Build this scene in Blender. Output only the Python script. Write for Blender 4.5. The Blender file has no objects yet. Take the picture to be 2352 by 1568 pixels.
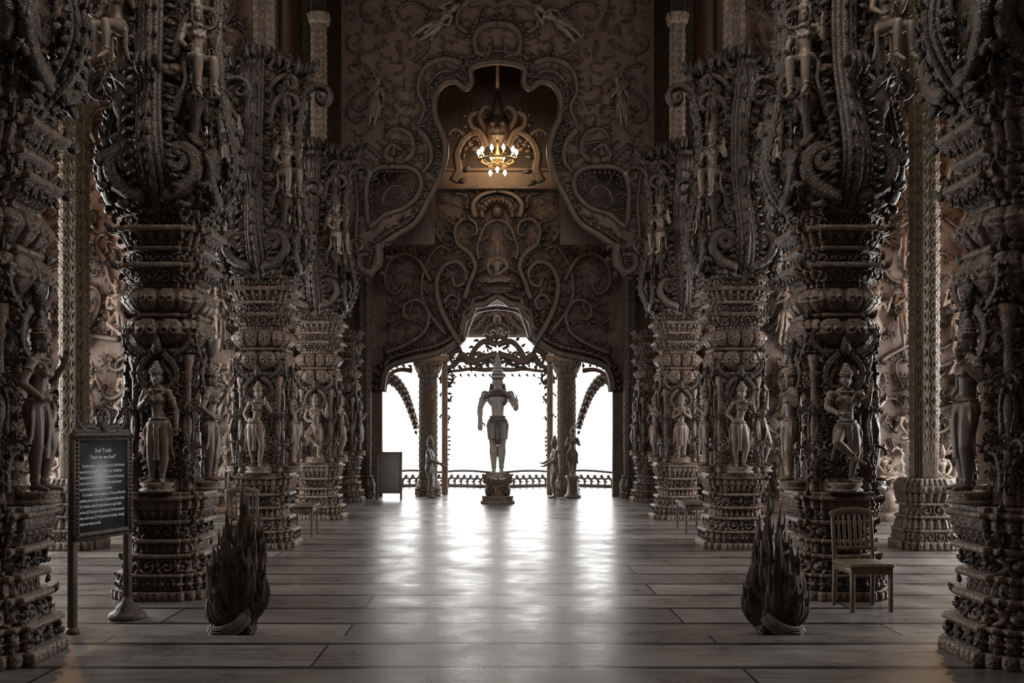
import bpy, math, random
import numpy as np
from mathutils import Vector, Matrix
random.seed(7)
pi=math.pi
S=bpy.context.scene
COL=S.collection

# ------------------------------------------------------------ mesh builder
class MB:
    def __init__(s): s.V=[];s.F=[];s.n=0
    def add(s,v,f):
        v=np.asarray(v,float).reshape(-1,3)
        if isinstance(f,np.ndarray): s.F+=(f+s.n).tolist()
        else: s.F+=[[i+s.n for i in q] for q in f]
        s.V.append(v); s.n+=len(v)
    def grid(s,P,closed=True,caps=False):
        n,m,_=P.shape
        idx=np.arange(n*m).reshape(n,m)
        if closed:
            a=idx[:-1];b=idx[1:];an=np.roll(a,-1,1);bn=np.roll(b,-1,1)
        else:
            a=idx[:-1,:-1];b=idx[1:,:-1];an=idx[:-1,1:];bn=idx[1:,1:]
        q=np.stack([a,an,bn,b],-1).reshape(-1,4)
        f=q.tolist()
        if caps: f+= [idx[0][::-1].tolist(), idx[-1].tolist()]
        s.add(P,f)
    def merge(s,o,mat=None,mirror=False):
        v=np.concatenate(o.V)
        if mirror: v=v*np.array([-1,1,1])
        if mat is not None:
            M=np.array(mat); v=v@M[:3,:3].T+M[:3,3]
        F=o.F if not mirror else [q[::-1] for q in o.F]
        s.add(v,F)
    def mesh(s,name='m',smooth=True):
        me=bpy.data.meshes.new(name)
        v=np.concatenate(s.V) if s.V else np.zeros((0,3))
        me.from_pydata(v.tolist(),[],s.F)
        me.update()
        if smooth:
            me.polygons.foreach_set('use_smooth',[True]*len(me.polygons))
        return me

def tube(M,pts,rad,seg=8,R=None,flat=1.0,groove=0,gk=6,chan=0):
    pts=np.asarray(pts,float); n=len(pts)
    rad=np.ones(n)*rad if np.isscalar(rad) else np.asarray(rad,float)
    T=np.gradient(pts,axis=0); T/=np.linalg.norm(T,axis=1)[:,None]+1e-9
    if R is None:
        d=pts[-1]-pts[0]; R=np.eye(3)[np.argmin(np.abs(d))]
    R=np.asarray(R,float)
    side=np.cross(T,R); side/=np.linalg.norm(side,axis=1)[:,None]+1e-9
    B=np.cross(side,T)
    ph=np.linspace(0,2*pi,seg,endpoint=False)
    rr=rad[:,None]*(1+groove*np.cos(gk*ph))
    if chan: rr=rr*(1-chan*np.exp(-((ph-pi/2)/.38)**2))
    P=pts[:,None]+(rr*np.cos(ph))[...,None]*side[:,None]+(rr*np.sin(ph)*flat)[...,None]*B[:,None]
    M.grid(P,True,True)

def ell(M,c,r,seg=12,rot=None):
    th=np.linspace(0.12,pi-0.12,max(5,seg//2+1)); ph=np.linspace(0,2*pi,seg,endpoint=False)
    P=np.stack([np.sin(th)[:,None]*np.cos(ph),np.sin(th)[:,None]*np.sin(ph),np.cos(th)[:,None]*np.ones(seg)],-1)*np.array(r)
    if rot is not None: P=P@np.array(rot)[:3,:3].T
    M.grid(P+np.array(c),True,True)

def rc(M,p0,r0,p1,r1,seg=12):
    p0=np.array(p0,float);p1=np.array(p1,float);d=p1-p0;L=np.linalg.norm(d)+1e-9;d/=L
    a=np.array([-.98,-.7,-.35,0]); t0=[(p0+d*r0*x, r0*math.sqrt(max(1-x*x,.01))) for x in a]
    t1=[(p1+d*r1*x, r1*math.sqrt(max(1-x*x,.01))) for x in -a[::-1]]
    T=t0+t1
    R=np.eye(3)[np.argmin(np.abs(d))]
    side=np.cross(d,R);side/=np.linalg.norm(side);B=np.cross(side,d)
    ph=np.linspace(0,2*pi,seg,endpoint=False)
    P=np.array([[c+r*(math.cos(q)*side+math.sin(q)*B) for q in ph] for c,r in T])
    M.grid(P,True,True)

def lathe(M,prof,seg=24,c=(0,0),sx=1,sy=1,flute=0,fk=8):
    ph=np.linspace(0,2*pi,seg,endpoint=False)
    P=np.array([[(c[0]+r*(1+flute*math.cos(fk*q))*math.cos(q)*sx,c[1]+r*(1+flute*math.cos(fk*q))*math.sin(q)*sy,z) for q in ph] for r,z in prof])
    M.grid(P,True,True)

def box(M,x0,x1,y0,y1,z0,z1):
    v=[(x,y,z) for x in(x0,x1) for y in(y0,y1) for z in(z0,z1)]
    M.add(v,[[0,1,3,2],[4,6,7,5],[0,4,5,1],[2,3,7,6],[0,2,6,4],[1,5,7,3]])
def bbox(M,x0,x1,y0,y1,z0,z1,b=.006):
    def ring(i,z):
        xa,xb,ya,yb=x0+i,x1-i,y0+i,y1-i
        return [(xa+b,ya,z),(xb-b,ya,z),(xb,ya+b,z),(xb,yb-b,z),(xb-b,yb,z),(xa+b,yb,z),(xa,yb-b,z),(xa,ya+b,z)]
    M.grid(np.array([ring(b,z0),ring(0,z0+b),ring(0,z1-b),ring(b,z1)]),True,True)
def stick(M,p0,p1,wx,wy):
    p0=np.array(p0,float);p1=np.array(p1,float)
    def ring(p,k): 
        a,b=wx*k,wy*k;c=.25
        return [(p[0]+sx,p[1]+sy,p[2]) for sx,sy in ((-a+a*c,-b),(a-a*c,-b),(a,-b+b*c),(a,b-b*c),(a-a*c,b),(-a+a*c,b),(-a,b-b*c),(-a,-b+b*c))]
    M.grid(np.array([ring(p0,.85),ring(p0*.98+p1*.02,1),ring(p0*.02+p1*.98,1),ring(p1,.85)]),True,True)

def cat(pts,k=8,closed=False):
    P=np.array(pts,float);n=len(P);out=[]
    rng=range(n) if closed else range(n-1)
    for i in rng:
        if closed: p=[P[(i+j)%n] for j in(-1,0,1,2)]
        else: p=[P[max(i-1,0)],P[i],P[i+1],P[min(i+2,n-1)]]
        for t in np.linspace(0,1,k,endpoint=False):
            out.append(.5*((2*p[1])+(-p[0]+p[2])*t+(2*p[0]-5*p[1]+4*p[2]-p[3])*t*t+(-p[0]+3*p[1]-3*p[2]+p[3])*t**3))
    if not closed: out.append(P[-1])
    return np.array(out)

# 2-D scrollwork in local plane (x , -out , z)
def leaf(M,x,z,ang,L,w,out):
    t=np.linspace(0,1,5)
    a=ang+t*0.9
    px=x+np.cumsum(np.cos(a))*L/5; pz=z+np.cumsum(np.sin(a))*L/5
    pts=np.stack([px,-(out+np.sin(t*pi)*w*.5),pz],-1)
    tube(M,pts,w*np.array([.5,1,.9,.55,.1]),6,(0,-1,0),.7)
def ptube(M,p2,w,out=0,leaves=True,flat=.8,side=1,seg=12,ls=2.4):
    p2=np.asarray(p2);n=len(p2)
    w=np.ones(n)*w if np.isscalar(w) else w
    pts=np.stack([p2[:,0],-np.ones(n)*out,p2[:,1]],-1)
    tube(M,pts,w,seg,(0,-1,0),flat,chan=.45)
    if leaves:
        T=np.gradient(p2,axis=0);ang=np.arctan2(T[:,1],T[:,0])
        d=np.r_[0,np.cumsum(np.linalg.norm(np.diff(p2,axis=0),axis=1))]
        nxt=0
        for i in range(n-1):
            if d[i]>=nxt:
                ww=w[i]; nxt=d[i]+ww*ls
                a=ang[i]-side*.95
                nx,nz=-math.sin(ang[i]),math.cos(ang[i])
                leaf(M,p2[i,0]-side*nx*ww*.7,p2[i,1]-side*nz*ww*.7,a,ww*2.6,ww*.62,out)
def vpath(x,z,ang,L,k0,k1,n=34,pw=1.7):
    t=np.linspace(0,1,n);ds=L/(n-1)
    h=ang+np.cumsum(k0+(k1-k0)*t**pw)*ds
    return np.stack([x+np.cumsum(np.cos(h))*ds,z+np.cumsum(np.sin(h))*ds],-1)
def vine(M,x,z,ang,L,k0,k1,w0,w1,out=0,leaves=True,n=34,pw=1.7,flat=.8):
    p=vpath(x,z,ang,L,k0,k1,n,pw)
    w=np.linspace(w0,w1,n); w[0]*=.5
    ptube(M,p,w,out,leaves,flat,1 if (k1>0) else -1)
    ell(M,(p[-1,0],-out-w1*.3,p[-1,1]),(w1*1.5,w1*1.3,w1*1.5),8)
def inpoly(p,poly):
    x,y=p[:,0],p[:,1];c=np.zeros(len(p),bool);n=len(poly);j=n-1
    for i in range(n):
        xi,yi=poly[i];xj,yj=poly[j]
        m=((yi>y)!=(yj>y))&(x<(xj-xi)*(y-yi)/(yj-yi+1e-12)+xi)
        c^=m;j=i
    return c
def fill(M,x0,x1,z0,z1,ok,n,seed,Lr=(.7,1.5),wr=(.035,.06),out=0,mirror=True,cell=.11,occ=None,seg=8):
    rg=random.Random(seed); occ=set() if occ is None else occ
    for _ in range(n):
        L=rg.uniform(*Lr);w=rg.uniform(*wr)
        k=rg.choice((-1,1));x=rg.uniform(x0,x1);z=rg.uniform(z0,z1);a=rg.uniform(0,2*pi)
        k1=k*rg.uniform(7,11)/L; k0=k*rg.uniform(-1.5,1.5)/L
        p=vpath(x,z,a,L,k0,k1,24)
        if p[:,0].min()<x0 or p[:,0].max()>x1 or p[:,1].min()<z0 or p[:,1].max()>z1: continue
        c={(int(q[0]//cell),int(q[1]//cell)) for q in p}
        if len(c&occ)>.12*len(c): continue
        if ok is not None and not ok(p).all(): continue
        for (i,j) in c: occ.update(((i,j),(i+1,j),(i,j+1),(i-1,j),(i,j-1)))
        ww=np.linspace(w,w*.45,len(p))
        ptube(M,p,ww,out,True,.8,k,seg)
        ell(M,(p[-1,0],-out-w*.2,p[-1,1]),(w*.9,w*.7,w*.9),8)
        if mirror:
            p=p*np.array([-1,1]); ptube(M,p,ww,out,True,.8,-k,seg)
            ell(M,(p[-1,0],-out-w*.2,p[-1,1]),(w*.9,w*.7,w*.9),8)
    return occ

# ------------------------------------------------------------ objects
def ob(name,me,mat=None,parent=None,loc=(0,0,0),rot=(0,0,0),label=None,cat_=None,kind=None,group=None,scale=None):
    o=bpy.data.objects.new(name,me); COL.objects.link(o)
    if me is not None and mat is not None and len(me.materials)==0: me.materials.append(mat)
    o.location=loc;o.rotation_euler=rot
    if scale: o.scale=scale
    if parent: o.parent=parent
    if label:o['label']=label
    if cat_:o['category']=cat_
    if kind:o['kind']=kind
    if group:o['group']=group
    return o
def evalmesh(o):
    dg=bpy.context.evaluated_depsgraph_get(); dg.update()
    me=bpy.data.meshes.new_from_object(o.evaluated_get(dg)); return me
def fuse(M,voxel,smooth=2,name='fused'):
    me=M.mesh(name);o=bpy.data.objects.new('tmp',me);COL.objects.link(o)
    r=o.modifiers.new('r','REMESH');r.mode='VOXEL';r.voxel_size=voxel
    if smooth:
        s=o.modifiers.new('s','SMOOTH');s.factor=.5;s.iterations=smooth
    m2=evalmesh(o);bpy.data.objects.remove(o)
    m2.name=name
    m2.polygons.foreach_set('use_smooth',[True]*len(m2.polygons))
    return m2
def plate(outer,holes,th,name='plate'):
    cu=bpy.data.curves.new('c','CURVE');cu.dimensions='2D';cu.fill_mode='BOTH';cu.extrude=th/2
    for poly in [outer]+holes:
        sp=cu.splines.new('POLY');sp.points.add(len(poly)-1)
        for i,p in enumerate(poly): sp.points[i].co=(p[0],p[1],0,1)
        sp.use_cyclic_u=True
    o=bpy.data.objects.new('t',cu);COL.objects.link(o);me=evalmesh(o);bpy.data.objects.remove(o)
    me.transform(Matrix(((1,0,0,0),(0,0,-1,0),(0,1,0,0),(0,0,0,1))))
    me.name=name;me.materials.clear();return me
def textmesh(s,size,ext=.001,align='CENTER',lsp=1.0):
    cu=bpy.data.curves.new('t','FONT');cu.body=s;cu.size=size;cu.extrude=ext;cu.align_x=align;cu.space_line=lsp
    o=bpy.data.objects.new('t',cu);COL.objects.link(o);me=evalmesh(o);bpy.data.objects.remove(o);me.materials.clear()
    me.transform(Matrix.Rotation(pi/2,4,'X'));return me

# ------------------------------------------------------------ materials
def nt(name):
    m=bpy.data.materials.new(name);m.use_nodes=True;n=m.node_tree
    b=n.nodes['Principled BSDF'];return m,n,b
def wood(name,c1,c2,rough=.5,bs=30,bstr=.35,grain=6,dist=.02,spec=.4,point=True,stretch=.25,bdet=2.5):
    m,n,b=nt(name);N=n.nodes.new;L=n.links.new
    tc=N('ShaderNodeTexCoord');mp=N('ShaderNodeMapping');mp.inputs['Scale'].default_value=(grain,grain,grain*stretch);L(tc.outputs['Object'],mp.inputs[0])
    no=N('ShaderNodeTexNoise');no.inputs['Scale'].default_value=3;no.inputs['Detail'].default_value=3;no.inputs['Roughness'].default_value=.65;L(mp.outputs[0],no.inputs['Vector'])
    cr=N('ShaderNodeValToRGB');cr.color_ramp.elements[0].position=.3;cr.color_ramp.elements[1].position=.7
    cr.color_ramp.elements[0].color=(*c1,1);cr.color_ramp.elements[1].color=(*c2,1);L(no.outputs['Fac'],cr.inputs[0])
    out=cr.outputs[0]
    if point:  # occlusion-like crevice shade multiplied into the colour, plus lighter worn edges
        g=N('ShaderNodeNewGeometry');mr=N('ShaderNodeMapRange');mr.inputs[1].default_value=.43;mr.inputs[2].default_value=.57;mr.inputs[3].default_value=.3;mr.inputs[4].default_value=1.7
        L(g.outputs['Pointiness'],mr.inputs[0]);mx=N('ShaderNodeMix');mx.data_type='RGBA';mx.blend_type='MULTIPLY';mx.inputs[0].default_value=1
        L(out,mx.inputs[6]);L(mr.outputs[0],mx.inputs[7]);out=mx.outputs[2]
    L(out,b.inputs['Base Color'])
    b.inputs['Roughness'].default_value=rough;b.inputs['Specular IOR Level'].default_value=spec
    v=N('ShaderNodeTexNoise');v.inputs['Scale'].default_value=bs;v.inputs['Detail'].default_value=bdet;v.inputs['Distortion'].default_value=1.2;L(tc.outputs['Object'] if stretch>.1 else mp.outputs[0],v.inputs['Vector'])
    bu=N('ShaderNodeBump');bu.inputs['Strength'].default_value=bstr;bu.inputs['Distance'].default_value=dist;L(v.outputs['Fac'],bu.inputs['Height']);L(bu.outputs[0],b.inputs['Normal'])
    return m
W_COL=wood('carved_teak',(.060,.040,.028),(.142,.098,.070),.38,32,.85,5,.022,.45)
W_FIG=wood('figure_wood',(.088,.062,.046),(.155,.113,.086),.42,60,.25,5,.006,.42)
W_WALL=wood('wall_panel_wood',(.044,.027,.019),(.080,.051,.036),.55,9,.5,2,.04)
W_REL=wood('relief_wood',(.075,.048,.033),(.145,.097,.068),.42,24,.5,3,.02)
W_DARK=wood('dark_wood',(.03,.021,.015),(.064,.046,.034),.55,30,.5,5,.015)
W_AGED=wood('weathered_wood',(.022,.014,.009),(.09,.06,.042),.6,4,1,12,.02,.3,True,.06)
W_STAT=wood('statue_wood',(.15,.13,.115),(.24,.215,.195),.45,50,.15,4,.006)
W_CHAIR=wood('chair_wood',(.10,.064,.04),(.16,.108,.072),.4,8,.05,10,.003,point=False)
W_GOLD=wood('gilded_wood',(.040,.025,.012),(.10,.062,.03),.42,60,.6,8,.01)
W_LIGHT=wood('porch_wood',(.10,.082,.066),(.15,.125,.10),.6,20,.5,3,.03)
W_PANEL=wood('plain_panel',(.10,.064,.044),(.15,.10,.07),.6,3,.05,1,.01,point=False)
def flat(name,c,rough=.5,emit=None,es=0,metal=0):
    m,n,b=nt(name);N=n.nodes.new
    no=N('ShaderNodeTexNoise');no.inputs['Scale'].default_value=25
    cr=N('ShaderNodeValToRGB');cr.color_ramp.elements[0].color=(*[x*.85 for x in c],1);cr.color_ramp.elements[1].color=(*c,1)
    n.links.new(no.outputs['Fac'],cr.inputs[0]);n.links.new(cr.outputs[0],b.inputs['Base Color'])
    b.inputs['Roughness'].default_value=rough;b.inputs['Metallic'].default_value=metal
    if emit: b.inputs['Emission Color'].default_value=(*emit,1);b.inputs['Emission Strength'].default_value=es
    return m
M_BLACK=flat('black_panel',(.02,.021,.024),.35)
M_TEXT=flat('pale_lettering',(.8,.8,.8),.6)
M_GREY=flat('grey_board',(.16,.15,.145),.6)
M_METAL=flat('dark_bronze',(.25,.16,.07),.35,metal=.8)
M_BULB=flat('bulb_glass',(1,.9,.7),.3,(1,.72,.42),60)
def floormat(name,offy,c1,c2):
    m,n,b=nt(name);N=n.nodes.new;L=n.links.new
    KY=.3
    tc=N('ShaderNodeTexCoord');mp=N('ShaderNodeMapping');mp.inputs['Location'].default_value=(1.3,offy*KY,0);mp.inputs['Scale'].default_value=(1,KY,1);L(tc.outputs['Object'],mp.inputs[0])
    br=N('ShaderNodeTexBrick');br.offset=.37;br.inputs['Scale'].default_value=1;br.inputs['Brick Width'].default_value=4.6;br.inputs['Row Height'].default_value=.74*KY
    br.inputs['Mortar Size'].default_value=.013;br.inputs['Mortar Smooth'].default_value=.15;br.inputs['Bias'].default_value=0
    br.inputs['Color1'].default_value=(*c1,1);br.inputs['Color2'].default_value=(*c2,1);br.inputs['Mortar'].default_value=(.006,.005,.004,1);L(mp.outputs[0],br.inputs['Vector'])
    m2=N('ShaderNodeMapping');m2.inputs['Scale'].default_value=(.6,11,1);L(tc.outputs['Object'],m2.inputs[0])
    no=N('ShaderNodeTexNoise');no.inputs['Scale'].default_value=3;no.inputs['Detail'].default_value=7;no.inputs['Roughness'].default_value=.75;L(m2.outputs[0],no.inputs['Vector'])
    mr=N('ShaderNodeMapRange');mr.inputs[1].default_value=.3;mr.inputs[2].default_value=.7;mr.inputs[3].default_value=.3;mr.inputs[4].default_value=1.5;L(no.outputs['Fac'],mr.inputs[0])
    n3=N('ShaderNodeTexNoise');n3.inputs['Scale'].default_value=1.3;n3.inputs['Detail'].default_value=6;n3.inputs['Roughness'].default_value=.7;L(tc.outputs['Object'],n3.inputs['Vector'])
    mr3=N('ShaderNodeMapRange');mr3.inputs[1].default_value=.3;mr3.inputs[2].default_value=.7;mr3.inputs[3].default_value=.65;mr3.inputs[4].default_value=1.3;L(n3.outputs['Fac'],mr3.inputs[0])
    mm=N('ShaderNodeMath');mm.operation='MULTIPLY';L(mr.outputs[0],mm.inputs[0]);L(mr3.outputs[0],mm.inputs[1])
    mx=N('ShaderNodeMix');mx.data_type='RGBA';mx.blend_type='MULTIPLY';mx.inputs[0].default_value=1;L(br.outputs['Color'],mx.inputs[6]);L(mm.outputs[0],mx.inputs[7]);L(mx.outputs[2],b.inputs['Base Color'])
    r2=N('ShaderNodeMapRange');r2.inputs[1].default_value=.35;r2.inputs[2].default_value=.65;r2.inputs[3].default_value=.21;r2.inputs[4].default_value=.44
    av=N('ShaderNodeMath');av.operation='MULTIPLY_ADD';av.inputs[1].default_value=.3;L(no.outputs['Fac'],av.inputs[0])
    a5=N('ShaderNodeMath');a5.operation='MULTIPLY';a5.inputs[1].default_value=.7;L(n3.outputs['Fac'],a5.inputs[0]);L(a5.outputs[0],av.inputs[2]);L(av.outputs[0],r2.inputs[0]);L(r2.outputs[0],b.inputs['Roughness'])
    b.inputs['Specular IOR Level'].default_value=.55
    iv=N('ShaderNodeMath');iv.operation='MULTIPLY_ADD';iv.inputs[1].default_value=-1;L(br.outputs['Fac'],iv.inputs[0]);
    sc=N('ShaderNodeMath');sc.operation='MULTIPLY';sc.inputs[1].default_value=.07;L(no.outputs['Fac'],sc.inputs[0]);L(sc.outputs[0],iv.inputs[2])
    bu=N('ShaderNodeBump');bu.inputs['Strength'].default_value=.7;bu.inputs['Distance'].default_value=.014;L(iv.outputs[0],bu.inputs['Height']);L(bu.outputs[0],b.inputs['Normal'])
    return m
M_FLOOR=floormat('plank_floor',.17,(.115,.101,.089),(.215,.194,.175))
M_FLOOR2=floormat('plank_floor_step',-.02,(.12,.105,.092),(.185,.166,.15))

# ------------------------------------------------------------ carved banded masonry
def redent(N):
    q=[(1,.0),(1,.56),(.88,.56),(.88,.74),(.74,.74),(.74,.88),(.56,.88),(.56,1)]
    pts=[]
    for k in range(4):
        c,s=math.cos(k*pi/2),math.sin(k*pi/2)
        pts+=[(c*x-s*y,s*x+c*y) for x,y in q]
    P=np.array(pts+[pts[0]]);seg=np.linalg.norm(np.diff(P,axis=0),axis=1);d=np.r_[0,np.cumsum(seg)];L=d[-1]
    s=np.linspace(0,L,N,endpoint=False)
    xy=np.stack([np.interp(s,d,P[:,0]),np.interp(s,d,P[:,1])],-1)
    T=np.roll(xy,-1,0)-np.roll(xy,1,0);nr=np.stack([T[:,1],-T[:,0]],-1);nr/=np.linalg.norm(nr,axis=1)[:,None]
    return xy,nr,s/L,L
def pattern(p,u,v,H,L,w):
    P=L*w
    if p=='plain': return np.zeros((len(v),len(u)))
    asp={'scroll':1.15,'bead':1.0,'petal':.75,'rope':.5,'rosette':1.0,'dent':.8,'lotus':.8,'vscroll':0}[p]
    c=(H*asp) if p!='vscroll' else .17
    k=max(4,int(round(P/c/4))*4);c=P/k
    U=u[None,:]*k;V=v[:,None]
    i=np.floor(U);x=(U-i-.5)
    if p=='vscroll':
        kv=max(1,round(H/c));VV=V*kv;j=np.floor(VV);y=VV-j-.5;sg=np.where((i+j)%2==0,1,-1)
        r=np.hypot(x,y);th=np.arctan2(y,x*sg)
        return (.5+.5*np.cos(2*pi*r*3.6-th))*np.clip((.62-r)*5,0,1)+np.exp(-(r/.1)**2)
    y=(V-.5)*(H/c)
    sg=np.where(i%2==0,1,-1);r=np.hypot(x,y)
    if p=='scroll':
        th=np.arctan2(y*sg,x)
        h=(.5+.5*np.cos(2*pi*r*3.3-th))*np.clip((.6-r)*6,0,1)+.8*np.exp(-(r/.09)**2)
        cx=.5-np.abs(x); h=h+.7*np.exp(-((cx/.08)**2+((V-.15)/.14)**2))+.7*np.exp(-((cx/.08)**2+((V-.85)/.14)**2))
        return h
    if p=='bead': return np.sqrt(np.clip(.22-r*r,0,1))*2.1
    if p=='rosette':
        th=np.arctan2(y,x); return np.clip((.48-r)*8,0,1)*(.45+.35*np.cos(6*th)*np.clip(r*6,0,1))+.7*np.exp(-(r/.12)**2)
    if p=='rope': 
        return .5+.5*np.cos(2*pi*(U+V*1.2))
    if p=='dent': return (np.abs(x)<.32)*np.clip(4*(.5-abs(V-.5)),0,1)
    if p=='petal':
        e=.47*np.sqrt(np.clip(1-V**2.5,0,1))+1e-3;t=1-np.abs(x)/e
        return np.where(t>0,np.clip(t*4,0,1)*(.75+.25*np.cos(t*2*pi))+.25*(1-V),0)
    if p=='lotus':
        e=.48*np.sqrt(np.clip(1-np.abs(2*V-1.05)**2.6,0,1))+1e-3;t=1-np.abs(x)/e
        th=np.arctan2(y-.1,np.abs(x)-.2);rr=np.hypot(np.abs(x)-.2,y-.1)
        return np.where(t>0,np.clip(t*5,0,1)*.8,0)+.5*(.5+.5*np.cos(rr*22-th))*np.clip((.3-rr)*6,0,1)
def banded(bands,N=360,dz=.0105,name='carved'):
    xy,nr,u,L=redent(N);rows=[]
    for (z0,z1,w0,w1,bl,p,am) in bands:
        n=max(3,int((z1-z0)/dz));v=np.linspace(0,1,n)
        if p=='plain': n=3;v=np.linspace(0,1,3)
        w=w0+(w1-w0)*v+bl*np.sin(pi*v);h=pattern(p,u,v,z1-z0,L,(w0+w1)/2+bl)*am
        if p!='plain': h=h*np.clip(np.minimum(v,1-v)*12,0,1)[:,None]
        P=np.empty((n,N,3));P[...,:2]=xy[None]*w[:,None,None]+nr[None]*h[...,None];P[...,2]=(z0+(z1-z0)*v)[:,None]
        rows.append(P)
    M=MB();M.grid(np.concatenate(rows),True,True);return M.mesh(name)
BASE=banded([(0,.09,.5,.5,0,'dent',.012),(.09,.23,.44,.44,0,'rosette',.035),(.23,.26,.48,.48,0,'plain',0),(.26,.41,.39,.35,0,'scroll',.045),(.41,.45,.42,.42,0,'plain',0),
 (.45,.56,.31,.31,0,'petal',.04),(.56,.60,.40,.40,0,'rope',.008),(.60,.75,.31,.34,0,'scroll',.045),(.75,.79,.42,.42,0,'plain',0),(.79,.90,.34,.40,0,'petal',.035),
 (.90,.99,.42,.42,0,'rosette',.025),(.99,1.03,.46,.46,0,'rope',.008),(1.03,1.07,.42,.42,0,'plain',0)],name='column_base')
SHAFT=banded([(1.07,1.2,.29,.27,0,'petal',.03),(1.2,2.3,.22,.22,0,'vscroll',.035),(2.3,2.45,.25,.30,0,'scroll',.035)],name='column_shaft')
CAP=banded([(2.45,2.52,.29,.29,.02,'bead',.02),(2.52,2.82,.27,.32,.06,'lotus',.06),(2.82,2.86,.36,.36,0,'rope',.01),(2.86,3.12,.29,.33,.07,'lotus',.055),(3.12,3.17,.31,.31,0,'bead',.015),
 (3.17,3.30,.33,.42,0,'scroll',.04),(3.30,3.35,.47,.47,0,'rope',.008),(3.35,3.48,.34,.34,0,'scroll',.045),(3.48,3.52,.42,.42,0,'plain',0),(3.52,3.66,.36,.45,0,'petal',.035),
 (3.66,3.71,.51,.51,0,'rope',.008),(3.71,3.84,.37,.37,0,'scroll',.045),(3.84,3.89,.45,.45,0,'plain',0),(3.89,4.0,.38,.50,0,'petal',.03)],name='column_capital')
UP=banded([(4.0,4.2,.42,.34,0,'petal',.04),(4.2,5.2,.29,.29,0,'vscroll',.045),(5.2,5.35,.36,.36,.03,'lotus',.03),(5.35,6.4,.28,.28,0,'vscroll',.045),(6.4,6.55,.30,.36,0,'petal',.03),
 (6.55,6.75,.34,.34,.04,'lotus',.04),(6.75,6.85,.34,.36,0,'scroll',.03),(6.85,7.1,.26,.2,0,'petal',.03),(7.1,9.4,.13,.13,0,'vscroll',.014),(9.4,9.6,.15,.2,0,'petal',.02),(9.6,13.45,.12,.12,0,'plain',0)],280,.014,'column_upper_shaft')

# ------------------------------------------------------------ figures
def hand(M,w,d,up,k=1):
    w=np.array(w,float);d=np.array(d,float);d/=np.linalg.norm(d);up=np.array(up,float)
    s=np.cross(d,up);s/=np.linalg.norm(s)+1e-9;nrm=np.cross(s,d)
    pc=w+d*.036*k
    rc(M,w,.015*k,pc,.019*k,8);rc(M,w+s*.008*k,.012*k,pc+s*.012*k+d*.01*k,.013*k,8);rc(M,w-s*.008*k,.012*k,pc-s*.012*k+d*.01*k,.013*k,8)
    for j,l in zip((-1.5,-.5,.5,1.5),(.034,.042,.04,.03)):
        a=pc+s*.0105*j*k+d*.012*k;b=a+(d+s*j*.07)*l*.55*k;c=b+(d*.8+nrm*.5)*l*.5*k
        rc(M,a,.0072*k,b,.0066*k,6);rc(M,b,.0066*k,c,.0055*k,6)
    a=w+d*.015*k-s*.018*k;b=a+(d*.6-s*.8)*.026*k;c=b+d*.02*k
    rc(M,a,.009*k,b,.0075*k,6);rc(M,b,.0075*k,c,.006*k,6)
def head(M,c,tilt=0,k=1):
    x,y,z=c
    ell(M,(x,y,z),(.048*k,.056*k,.064*k),16);ell(M,(x,y-.012*k,z-.03*k),(.036*k,.04*k,.036*k),14)
    rc(M,(x,y-.052*k,z+.01*k),.005*k,(x,y-.063*k,z-.012*k),.009*k,8)
    for s in(-1,1):
        ell(M,(x+s*.019*k,y-.049*k,z+.006*k),(.010*k,.007*k,.0055*k),8)
        rc(M,(x+s*.008*k,y-.053*k,z+.018*k),.004*k,(x+s*.03*k,y-.045*k,z+.02*k),.0035*k,6)
        ell(M,(x+s*.049*k,y,z-.006*k),(.008*k,.013*k,.026*k),8)
        ell(M,(x+s*.049*k,y-.002,z-.04*k),(.007*k,.007*k,.012*k),8)
    rc(M,(x-.012*k,y-.052*k,z-.03*k),.005*k,(x+.012*k,y-.052*k,z-.03*k),.005*k,6)
    rc(M,(x-.009*k,y-.05*k,z-.038*k),.005*k,(x+.009*k,y-.05*k,z-.038*k),.005*k,6)
    ell(M,(x,y-.042*k,z-.056*k),(.015*k,.012*k,.012*k),8)
def ring(M,c,r,t,sy=1,ax=(0,0,1),seg=20):
    ax=np.array(ax,float);ax/=np.linalg.norm(ax);R=np.eye(3)[np.argmin(np.abs(ax))]
    a=np.cross(ax,R);a/=np.linalg.norm(a);b=np.cross(ax,a)
    ph=np.linspace(0,2*pi,seg,endpoint=False);ps=np.linspace(0,2*pi,6,endpoint=False)
    P=np.array([[np.array(c)+(r+t*math.cos(q))*(math.cos(p)*a+math.sin(p)*b)*np.array([1,sy,1])+ax*t*math.sin(q) for q in ps] for p in ph])
    P=np.concatenate([P,P[:1]]);M.grid(P,True,False)
def crown(M,c,k=1,h=.2,tiers=5):
    x,y,z=c
    prof=[(.052*k,z)]
    for i in range(tiers):
        t=i/tiers;r=.056*k*(1-t)**.8+.006*k;zz=z+.015*k+t*h*.85
        prof+=[(r*1.08,zz),(r*1.08,zz+h*.04),(r*.8,zz+h*.07),(r*.78,zz+h*.85/tiers-.002)]
    prof+=[(.006*k,z+h*.88),(.009*k,z+h*.92),(.002,z+h)]
    lathe(M,prof,20,(x,y),1,1,.05,8)
    for a in range(7):
        q=-pi/2+(a-3)*.42;rc(M,(x+.05*k*math.cos(q),y+.05*k*math.sin(q),z),.011*k,(x+.056*k*math.cos(q),y+.056*k*math.sin(q),z+.045*k*(1.3 if a==3 else 1)),.004*k,6)
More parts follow.
